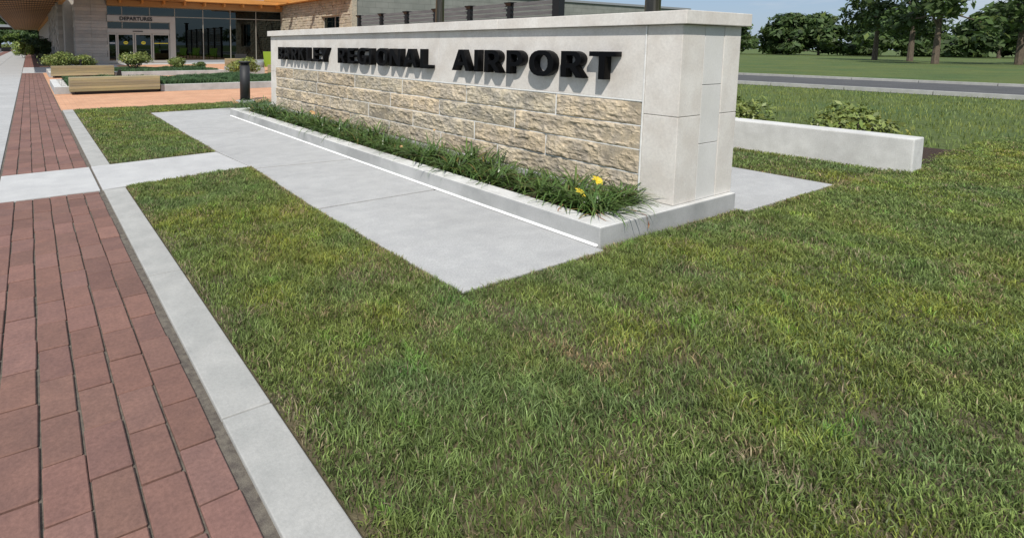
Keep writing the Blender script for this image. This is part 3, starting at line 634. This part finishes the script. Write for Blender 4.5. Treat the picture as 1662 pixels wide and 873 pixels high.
# ------------------------------------------------------------------ TERMINAL BUILDING
YF = 47.0
tb = empty('terminal_building', (10, 50, 0), 'terminal building with stone pier, timber eaves and glass departures entrance', 'building')
def course_wall(B, axis, a0, a1, p0, p1, z0, z1, ch=.24, amp=.03, bl=.8, seed=1, tl=.85, th=1.12):
    r = random.Random(seed); z = z0
    while z < z1-.01:
        h = min(ch*r.uniform(.8,1.2), z1-z); a = a0-r.random()*bl*.5
        while a < a1:
            ln = bl*r.uniform(.6,1.4); s0 = max(a, a0); s1 = min(a+ln, a1); q = r.uniform(0, amp)
            if s1-s0 > .04:
                tn = r.uniform(tl, th); tt = (tn*1.01, tn, tn*r.uniform(.95,1.02))
                if axis == 'X': B.box(s0+.006, s1-.006, p0-q, p1, z+.006, z+h-.006, tt)
                else: B.box(p0-q, p1, s0+.006, s1-.006, z+.006, z+h-.006, tt)
            a += ln
        z += h
# stone pier at the entrance
B = MB(); r = random.Random(5); z = 0
while z < 5.0:
    h = r.uniform(.2,.3); q = r.uniform(-.035,.035); q2 = r.uniform(-.035,.035); tn = r.uniform(.88,1.10)
    B.box(3.02+q, 4.1, YF-r.uniform(0,.02), YF+1.95, z, z+h-.006, tn); B.box(4.105, 5.19+q2, YF-r.uniform(0,.02), YF+1.95, z, z+h-.006, tn*r.uniform(.96,1.04)); z += h
pier = B.build('stone_pier', M['pier'], tb, bevel=.012, seg=1)
B = MB(); B.box(2.45, 3.12, 48.96, 165, 0, 4.88, .9)
sw = B.build('side_wall', M['pier'], tb)
r = random.Random(8)
for k in range(16):
    B = MB(); y0 = 51.5+k*1.5; z = 0
    while z < 4.85:
        h = r.uniform(.2,.36); B.box(2.14-r.uniform(0,.10), 2.46, y0, y0+.55+r.uniform(-.03,.03), z, min(z+h,4.86)-.004, r.uniform(.85,1.15)); z += h
    B.build('stone_fin', M['pier'], tb, bevel=.01, seg=1)
# glazing
def window(x0, x1, z0, z1, y=YF+.06, fw=.035, m='mullion', dep=.10, name='window'):
    b = MB(); b.box(x0, x0+fw, y-.03, y+dep, z0, z1).box(x1-fw, x1, y-.03, y+dep, z0, z1).box(x0+fw, x1-fw, y-.03, y+dep, z0, z0+fw).box(x0+fw, x1-fw, y-.03, y+dep, z1-fw, z1)
    f = b.build(name, M[m], tb); MB().box(x0+fw-.004, x1-fw+.004, y+.01, y+.03, z0+fw-.004, z1-fw+.004).build('pane', M['glass'], f); return f
xs = [10.22, 12.48, 14.80, 17.07, 19.42]
for a, e in zip(xs, xs[1:]): window(a, e, .20, 3.69); window(a, e, 3.69, 4.40)
for a, e in zip([5.2, 6.27, 8.30, 10.22], [6.27, 8.30, 10.22]): window(a, e, 3.72, 4.40)
for a, e in zip([5.2, 6.27, 8.30, 9.78], [6.27, 8.30, 9.78]): window(a, e, 2.68, 3.22)
MB().box(10.24, 19.42, YF-.02, YF+.2, 0, .195).build('sill', M['fascia'], tb)
# portal frame with lettering
p = MB(); p.box(5.19, 10.22, YF-.10, YF+.04, 3.225, 3.70); p.box(9.79, 10.22, YF-.10, YF+.04, 0, 3.224); p.box(5.19, 9.785, YF-.06, YF+.05, 2.34, 2.67)
portal = p.build('entrance_portal', M['alu'], tb, bevel=.01)
cu = bpy.data.curves.new('t', 'FONT'); cu.body = 'DEPARTURES'; cu.size = .385; cu.extrude = .012; cu.offset = .016; cu.space_character = 1.06
o = bpy.data.objects.new('t', cu); COL.objects.link(o); bpy.context.view_layer.update(); me = bpy.data.meshes.new_from_object(o.evaluated_get(bpy.context.evaluated_depsgraph_get())); bpy.data.objects.remove(o)
vs = np.array([v.co for v in me.vertices]); x0, x1 = vs[:,0].min(), vs[:,0].max(); sx = (8.47-6.08)/(x1-x0)
me.transform(Matrix(((sx,0,0,6.08-x0*sx),(0,0,-1,YF-.118),(0,1,0,3.33),(0,0,0,1)))); me.materials.clear(); me.materials.append(M['black']); link('departures_lettering', me, portal)
MB().box(7.0, 7.75, YF-.10, YF-.055, 2.46, 2.53).build('door_sensor', M['black'], portal, bevel=.01)
# sliding doors
for x0, x1, kind in ((5.2, 5.86, 'bar'), (5.88, 7.10, 'oval'), (7.14, 8.42, 'oval'), (8.46, 9.78, 'bar')):
    b = MB(); fw = .10; y = YF+.02
    b.box(x0, x0+fw, y, y+.07, .02, 2.335).box(x1-fw, x1, y, y+.07, .02, 2.335).box(x0+fw, x1-fw, y, y+.07, .02, .22).box(x0+fw, x1-fw, y, y+.07, 2.22, 2.335)
    d = b.build('sliding_door', M['alu'], tb, bevel=.004); MB().box(x0+fw, x1-fw, y+.025, y+.045, .22, 2.22).build('pane', M['glass'], d)
    cx = (x0+x1)/2
    if kind == 'oval':
        b = MB(); b.extr([(cx+.17*math.cos(a*.3927), 1.60+.125*math.sin(a*.3927)) for a in range(16)], 'Y', y+.008, y+.016); s_ = b.build('door_sticker', M['sticker'], d)
        MB().box(cx-.11, cx+.11, y+.002, y+.006, 1.585, 1.615).build('sticker_text', M['black'], d)
    else: MB().box(x0+fw+.03, x1-fw-.03, y+.008, y+.016, 1.54, 1.60).build('door_stripe', M['sticker'] if x0 > 7 else M['white'], d)
# interior: floor, back wall, a few columns so the glass has depth behind it
b = MB(); b.box(5.2, 19.4, 47.3, 60, -.02, .0); b.box(5.2, 19.4, 60, 60.2, 0, 4.6); b.box(5.0, 5.18, 48.6, 60, 0, 4.6); b.box(19.42, 19.6, 47.3, 60, 0, 4.6); b.box(5.0, 19.6, 47.3, 60.2, 4.6, 4.8)
for x in (8, 12, 16): b.box(x, x+.4, 53, 53.4, 0, 4.6)
b.build('interior', M['interior'], tb)
# timber: header, eaves, rafters
MB().box(5.2, 19.44, 46.70, 46.96, 4.41, 4.86).build('header_beam', M['header'], tb, bevel=.01)
MB().box(5.2, 19.44, 46.1, 47.3, 4.90, 4.98).build('soffit_board', M['slat'], tb)
MB().box(5.2, 18.8, 45.9, 46.1, 4.92, 5.3).build('eave_beam', M['glulam'], tb, bevel=.01)
for x in np.arange(6, 19, 1.6): MB().box(x, x+.14, 46.1, 46.7, 4.62, 4.90).build('rafter_tail', M['glulam'], tb)
# entrance canopy and long canopy over the walk
MB().box(-2.8, 2.44, 30.6, 165, 5.12, 5.32).box(2.44, 10.6, 44.0, 46.9, 5.12, 5.32).build('canopy_roof', M['dark'], tb)
b = MB(); b.box(-2.95, -2.8, 30.45, 165.1, 4.86, 5.36); b.box(-2.8, 2.3, 30.45, 30.6, 4.86, 5.36); b.box(-2.95, 2.44, 165.1, 165.3, 4.86, 5.36)
b.build('canopy_fascia', M['fascia'], tb, bevel=.01)
b = MB(); y = 30.7
while y < 164.5:
    for k in range(26):
        x = -2.72+k*.198
        if y > 90 and k % 2: continue
        ww = .16 if y <= 90 else .36
        b.box(x, x+ww, y, y+1.9, 4.90, 4.912, random.uniform(.8,1.15))
    y += 2.9
b.build('soffit_slats', M['slat'], tb)
MB().box(2.20, 2.45, 30.7, 165, 4.62, 4.90).build('wall_plate_beam', M['glulam'], tb)
b = MB()
for y in np.arange(44.1, 46.0, .2): b.box(2.5, 10.5, y, y+.13, 4.94, 5.0)
b.build('entry_slats', M['slat'], tb)
# side stone wall of the court with its window
B = MB(); XS = 19.45
def sidew(y0, y1, z0, z1, sd): course_wall(B, 'Y', y0, y1, XS, XS+.35, z0, z1, .19, .07, .55, sd)
sidew(34.32, 36.08, 0, 4.95, 1); sidew(38.98, 47.3, 0, 4.95, 2); sidew(36.08, 38.98, 3.68, 4.95, 3); sidew(36.08, 38.98, 0, 1.3, 4)
rw = B.build('rubble_side_wall', M['rubble'], tb, bevel=.012, seg=1)
b = MB(); b.box(XS+.20, XS+.30, 36.08, 36.16, 1.3, 3.68).box(XS+.2, XS+.3, 38.90, 38.98, 1.3, 3.68).box(XS+.2, XS+.3, 36.16, 38.9, 3.60, 3.68).box(XS+.2, XS+.3, 36.16, 38.9, 1.3, 1.38).box(XS+.2, XS+.3, 37.1, 37.16, 1.38, 3.6)
wn = b.build('side_window', M['alu'], tb); MB().box(XS+.24, XS+.26, 36.16, 38.9, 1.38, 3.6).build('pane', M['glass'], wn)
MB().box(XS+.36, XS+.4, 34.4, 47.3, 0, 4.95).build('wall_backing', M['interior'], tb)
MB().box(18.80, 19.85, 34.1, 47.3, 4.97, 5.25).build('side_eave', M['glulam'], tb, bevel=.01)
MB().box(18.66, 18.80, 34.1, 46.1, 4.95, 5.30).build('side_fascia', M['glulam'], tb, bevel=.01)
for y, w_ in ((43.55,.26),(39.25,.26),(34.9,1.3)): MB().box(16.6, 18.66, y, y+w_, 5.0, 5.30).build('trellis_beam', M['glulam'], tb, bevel=.01)

# grey clad wing to the right
gb = empty('grey_clad_building', (40, 40, 0), 'long low grey block building with dark roof edge behind the fence', 'building')
MB().box(19.86, 62, 34.3, 50, 0, 5.52).build('wall', M['greyblock'], gb)
MB().box(19.82, 62.15, 34.18, 50.2, 5.525, 5.74).build('roof_edge', M['fascia'], gb, bevel=.01)
MB().box(19.45, 19.855, 34.22, 34.9, 0, 5.5).build('corner_pilaster', M['rubble'], gb)
for x in (30, 38.5, 47, 55.5):
    b = MB(); b.box(x, x+.08, 34.22, 34.32, 1.2, 2.9).box(x+2.4, x+2.48, 34.22, 34.32, 1.2, 2.9).box(x+.08, x+2.4, 34.22, 34.32, 2.82, 2.9).box(x+.08, x+2.4, 34.22, 34.32, 1.2, 1.28)
    f = b.build('window', M['mullion'], gb); MB().box(x+.08, x+2.4, 34.26, 34.285, 1.28, 2.82).build('pane', M['glass'], f)

# ------------------------------------------------------------------ PATIO FENCE
fe = empty('slat_fence', (18.6, 23, 0), 'tall patio fence of grey boards between black capped posts behind the sign', 'fence')
ys = [31.7-2.68*i for i in range(7)]
for i, y in enumerate(ys):
    w_ = .10 if i < 6 else .17; h = 3.46 if i < 6 else 4.4
    p = MB().box(18.6-w_, 18.6+w_, y-w_, y+w_, 0, h-.06)
    z = .28
    while z < 3.3 and i < 7:
        if i < 6: p.box(18.56, 18.63, y-w_-.12, y-w_, z, z+.10)
        if i > 0: p.box(18.56, 18.63, y+w_, y+w_+.12, z, z+.10)
        z += .215
    p = p.build('post', M['black'], fe)
    b = MB(); b.add([(18.6+sx*q,y+sy*q,z) for z, q in ((h-.16,w_+.01),(h-.03,w_+.10),(h,w_+.10)) for sx, sy in ((-1,-1),(1,-1),(1,1),(-1,1))],
        [(0,3,2,1),(8,9,10,11)]+[(4*k+i_, 4*k+(i_+1)%4, 4*k+4+(i_+1)%4, 4*k+4+i_) for k in range(2) for i_ in range(4)]); b.build('post_cap', M['black'], p)
for i in range(6):
    b = MB(); z = .25; y0, y1 = ys[i+1]+.10, ys[i]-.10
    while z < 3.36:
        b.box(18.575, 18.61, y0+.13, y1-.13, z, z+.165, random.uniform(.8,1.2)); z += .215
    b.build('slat_panel', M['screen'], fe)
# steel poles
for (x, y, lab) in ((8.30, 10.42, 'slimmer looking round steel pole among the fence posts behind the sign'), (7.50, 4.66, 'thicker looking round steel pole against the sky behind the right end of the sign wall')):
    t = empty('steel_pole', (x, y, 0), lab, 'pole', 'steel poles behind the sign')
    MB().tube((x,y,.02),(x,y,9),.112,.07,28).build('shaft', M['steel'], t, smooth=True)
    MB().lathe([(.22,0),(.22,.02),(.15,.06),(.13,.12)], (x,y,0)).build('base_flange', M['steel'], t)

# ------------------------------------------------------------------ LIME LOUNGE CHAIRS
def make_chair(loc, rz, label):
    t = empty('lounge_chair', loc, label, 'chair', 'lime lounge chairs on the court', local=True); t.rotation_euler = (0,0,rz)
    MB().add([(-.33,-.42,.36),(.33,-.42,.36),(.33,.25,.24),(-.33,.25,.24),(-.33,-.42,.40),(.33,-.42,.40),(.33,.25,.28),(-.33,.25,.28)], [(0,3,2,1),(4,5,6,7),(0,1,5,4),(1,2,6,5),(2,3,7,6),(3,0,4,7)]).build('seat', M['green'], t, bevel=.01)
    MB().add([(-.33,.22,.26),(.33,.22,.26),(.42,.62,1.12),(-.42,.62,1.12),(-.33,.27,.26),(.33,.27,.26),(.42,.67,1.12),(-.42,.67,1.12)], [(0,3,2,1),(4,5,6,7),(0,1,5,4),(1,2,6,5),(2,3,7,6),(3,0,4,7)]).build('backrest', M['green'], t, bevel=.01)
    for sx in (-1, 1):
        MB().box(sx*.42-.06, sx*.42+.06, -.42, .42, .56, .60).build('armrest', M['green'], t, bevel=.01)
        MB().box(sx*.38-.03, sx*.38+.03, -.40, -.30, 0, .56).build('leg', M['green'], t, bevel=.005); MB().box(sx*.38-.03, sx*.38+.03, .30, .42, 0, .56).build('leg', M['green'], t, bevel=.005)
    return t
ch0 = make_chair((11.95, 30.6, 0), R(160), 'lime green lounge chair just left of the sign wall end')
def dup(root, loc, rz, label):
    r = root.copy(); COL.objects.link(r); r.location = loc; r.rotation_euler = (0,0,rz); r['label'] = label
    for ch in list(root.children):
        c = ch.copy(); COL.objects.link(c); c.parent = r
    return r
dup(ch0, (14.2, 31.6, 0), R(215), 'lime lounge chair mirrored in the window, leftmost of the reflections')
dup(ch0, (15.5, 31.9, 0), R(215), 'lime lounge chair mirrored in the window, second of the reflections from the left')
dup(ch0, (15.9, 37.3, 0), R(215), 'lime lounge chair mirrored in the window, rightmost and largest reflection')
t = empty('planter_pot', (11.15, 30.2, 0), 'rounded grey resin pot beside the lime chair', 'pot'); MB().lathe([(.16,0),(.24,.25),(.26,.5),(.22,.62),(.18,.60)], (11.15,30.2,0)).build('pot', M['greyplastic'], t, smooth=True)

# ------------------------------------------------------------------ TREES AND FAR VIEW
def tree(x, y, h, w_, seed, label, group, n=2600, size=.34, z=-.05, cat='tree', tint=None, m='tree'):
    t = empty('tree', (x, y, z), label, cat, group); r = random.Random(seed)
    b = MB(); th = h*.32; b.tube((x,y,z),(x+.1,y,z+th),h*.028,h*.02,8); b.tube((x+.1,y,z+th),(x,y+.1,z+h*.75),h*.02,h*.006,8)
    cs = []; rs = []
    for k in range(16):
        a = r.random()*6.28; q = r.random()**.55; zz = r.uniform(.34,.92); env = math.sin(min(1,(1.02-zz)*1.7)*1.57)
        c = (x+math.cos(a)*q*w_*.42*env, y+math.sin(a)*q*w_*.42*env, z+h*zz); cs.append(c); s_ = r.uniform(.13,.22); rs.append((w_*s_, w_*s_, h*s_*.62))
        if k < 9: b.tube((x+.05,y,z+h*r.uniform(.28,.5)), c, h*.010, h*.003, 6)
    b.build('trunk', M['bark'], t); leafcloud('crown', cs, rs, n, size, M[m], t, seed=seed, shell=.35, tlo=.5, thi=1.5, tint=tint)
    return t
FAR = 'trees beyond the left walkway'; 
i = 0
for x, y, h, ww in ((-30,215,11,11),(-23,222,12,12),(-15,216,10.5,11),(-8,224,12,12),(-1,218,11,11),(7,226,12,12),(15,222,12,12),(-38,226,12,13),(-46,220,11,12),(-26,236,13,14),(-19,240,13,14),(-11,238,13,14),(-4,241,13,14),(3,238,13,14),(11,240,13,14),(-12,212,7,12),(-5,211,7,12),(-20,210,7,12)):
    tree(x, y, h, ww, 40+i, 'dark leafy tree in the row closing the view past the terminal canopy', FAR, 3600, .75); i += 1
for x, y, h, ww in ((-10,196,4.6,7),(-16,199,5.0,8),(-4,200,4.5,7)):
    tree(x, y, h, ww, 70+i, 'low yellow green tree under the distant shelter roof', 'low trees before the far tree row', 1200, .35, tint=(1.9,1.7,1.1)); i += 1
RT = 'trees beyond the access road on the right'
ORDS = ['first', 'second', 'third', 'fourth', 'fifth', 'sixth', 'seventh', 'eighth', 'ninth']
for k in range(11, 17):
    x = 66+7.5*math.sin(k*1.7)+k*1.5; y = -50+k*4.9; tree(x, y, random.uniform(8,12.5), random.uniform(8,11), 90+k, 'broad leafy tree, %s from the right in the loose row beyond the access road' % ORDS[k-11], RT, 2200, .36)
for k in range(18): tree(150+10*math.sin(k*2.3), 14+k*5.5, random.uniform(9,12), random.uniform(12,16), 300+k, 'distant tree in the far tree line behind the access road trees', 'far tree line on the right', 2400, .7, z=-2.6)
BT = 'trees mirrored in the glass'
for k in range(11): tree(-40+k*17, -150-10*math.sin(k*2.1), random.uniform(6.5,9), random.uniform(18,22), 120+k, 'tall tree seen only as a dark reflection in the terminal windows', BT, 900, .6)
# evergreen hedge by the side wall
shrub(-.45, 67.6, 0, 1.9, 1.75, 'light green rounded shrub at the edge of the far sidewalk', 51, 2600, .10, group=None, d=2.2, tint=(1.15,1.2,1.2))
shrub(1.0, 68.5, 0, 3.0, 2.1, 'dark evergreen shrub in the canopy shade by the side wall', 52, 3600, .11, m='evergreen', d=4)
shrub(.6, 75, 0, 3.2, 2.6, 'taller dark evergreen shrub behind the shaded one', 53, 3000, .13, m='evergreen', d=5)
# service post at the wall
t = empty('service_post', (2.35, 60.5, 0), 'slim light grey metal post at the foot of the side wall', 'post'); MB().box(2.0-.12, 2.0+.12, 60.4, 60.6, 0, 1.15).build('post', M['fascia'], t, bevel=.02); MB().box(1.85, 2.15, 60.37, 60.63, 1.15, 1.19).build('cap', M['fascia'], t)
# trough planter far down the sidewalk
t = empty('trough_planter', (-3.6, 125, 0), 'dark trough planter with grey green plants on the far sidewalk', 'planter'); MB().box(-4.35,-2.85,124.6,125.6,0,.75).build('trough', M['black'], t, bevel=.02)
leafcloud('plants', [(-4.0,125.1,.95),(-3.5,125.1,1.15),(-3.1,125.1,.95)], [(.4,.4,.35),(.45,.4,.5),(.35,.4,.3)], 500, .13, M['shrub'], t, seed=9, tint=(1.2,1.2,1.6))
# parked car
def car(x, y, rz, label, group=None, paint='carpaint'):
    t = empty('parked_car', (x,y,0), label, 'car', group, local=True); t.rotation_euler = (0,0,rz)
    b = MB(); prof = [(-2.2,.32),(-2.25,.62),(-2.1,.86),(-1.25,.96),(-.55,1.40),(.75,1.44),(1.55,1.02),(2.15,.92),(2.25,.6),(2.2,.32)]
    sec = [(.86,1.0),(.90,1.0),(.86,1.0)]; n_ = len(prof); V = []
    for yy, ins in ((-.86,.0),(-.5,.03),(.5,.03),(.86,.0)):
        for (px_, pz) in prof:
            k = 1-.18*max(0,(pz-.95)/.5) if abs(yy) > .8 else 1; V.append((px_*(1.0 if abs(yy)>.8 else 1.01), yy*k, pz+ (ins if pz > .5 else 0)))
    F = [tuple(range(n_)), tuple(range(3*n_, 4*n_))[::-1]]
    for j in range(3):
        for i_ in range(n_): F.append((j*n_+i_, j*n_+(i_+1)%n_, (j+1)*n_+(i_+1)%n_, (j+1)*n_+i_))
    b.add(V, F); b.build('body', M[paint], t, bevel=.04)
    for sy in (-1, 1):
        MB().extr([(-1.05,.98),(-.48,1.34),(.10,1.36),(.10,.98)], 'Y', sy*.80, sy*.835).build('side_window', M['black'], t); MB().extr([(.16,.98),(.16,1.36),(.70,1.37),(1.28,1.0)], 'Y', sy*.80, sy*.835).build('side_window', M['black'], t)
        for xx in (-1.4, 1.4):
            wv = MB().tube((xx,sy*.70,.32),(xx,sy*.89,.32),.32,.32,20).build('wheel', M['tyre'], t); wv['_local'] = 1; MB().tube((xx,sy*.885,.32),(xx,sy*.90,.32),.19,.18,14).build('rim', M['fascia'], wv)
        MB().box(-2.27,-2.2,sy*.62-.14,sy*.62+.14,.62,.76).build('headlight', M['white'], t); MB().box(2.2,2.27,sy*.62-.14,sy*.62+.14,.66,.82).build('tail_light', M['red'], t)
    MB().add([(-1.22,-.68,1.0),(-1.22,.68,1.0),(-.60,.60,1.41),(-.60,-.60,1.41),(-1.18,-.68,.98),(-1.18,.68,.98),(-.56,.60,1.39),(-.56,-.60,1.39)], [(0,1,2,3),(7,6,5,4),(0,4,5,1),(1,5,6,2),(2,6,7,3),(3,7,4,0)]).build('windscreen', M['black'], t)
    return t
car(-3.6, 184, R(0), 'silver car parked crosswise beyond the far end of the sidewalk')
# distant shelter roof
t = empty('shelter', (-14, 190, 0), 'distant shelter with a pale flat roof beside the far road', 'shelter'); MB().box(-30,-3.3,186,196,6.0,6.7).build('roof', M['fascia'], t, bevel=.02); MB().box(-29.5,-3.6,186.4,195.6,5.6,6.0).build('soffit', M['dark'], t)
for x in (-27,-16): MB().box(x,x+.4,190,190.4,0,5.6).build('column', M['fascia'], t)
# right side: low seat wall, hedge bed behind it
o = MB()
for y0 in np.arange(2.2, 17, 2.1): o.box(9.0, 9.35, y0+.004, y0+2.096, -.05, .42)
o = o.build('seat_wall', M['curbtop'], bevel=.015); tag(o, 'low white concrete seat wall behind the sign, beyond the grass strip', 'wall')
tag(MB().box(9.36, 11.5, 2.3, 17, -.05, .02).build('mulch_bed', M['mulch']), 'brown mulch bed behind the low white seat wall', 'mulch', kind='stuff')
for k in range(9): shrub(10.4+random.uniform(-.2,.2), 3.2+k*1.65, .0, 1.35, random.uniform(.75,.95), 'rounded shrub, %s from the open end of the low white seat wall' % ORDS[k], 200+k, 1500, .05, group='shrubs behind the seat wall')

for o in bpy.data.objects:
    if '_local' in o: del o['_local']
bpy.context.view_layer.update()
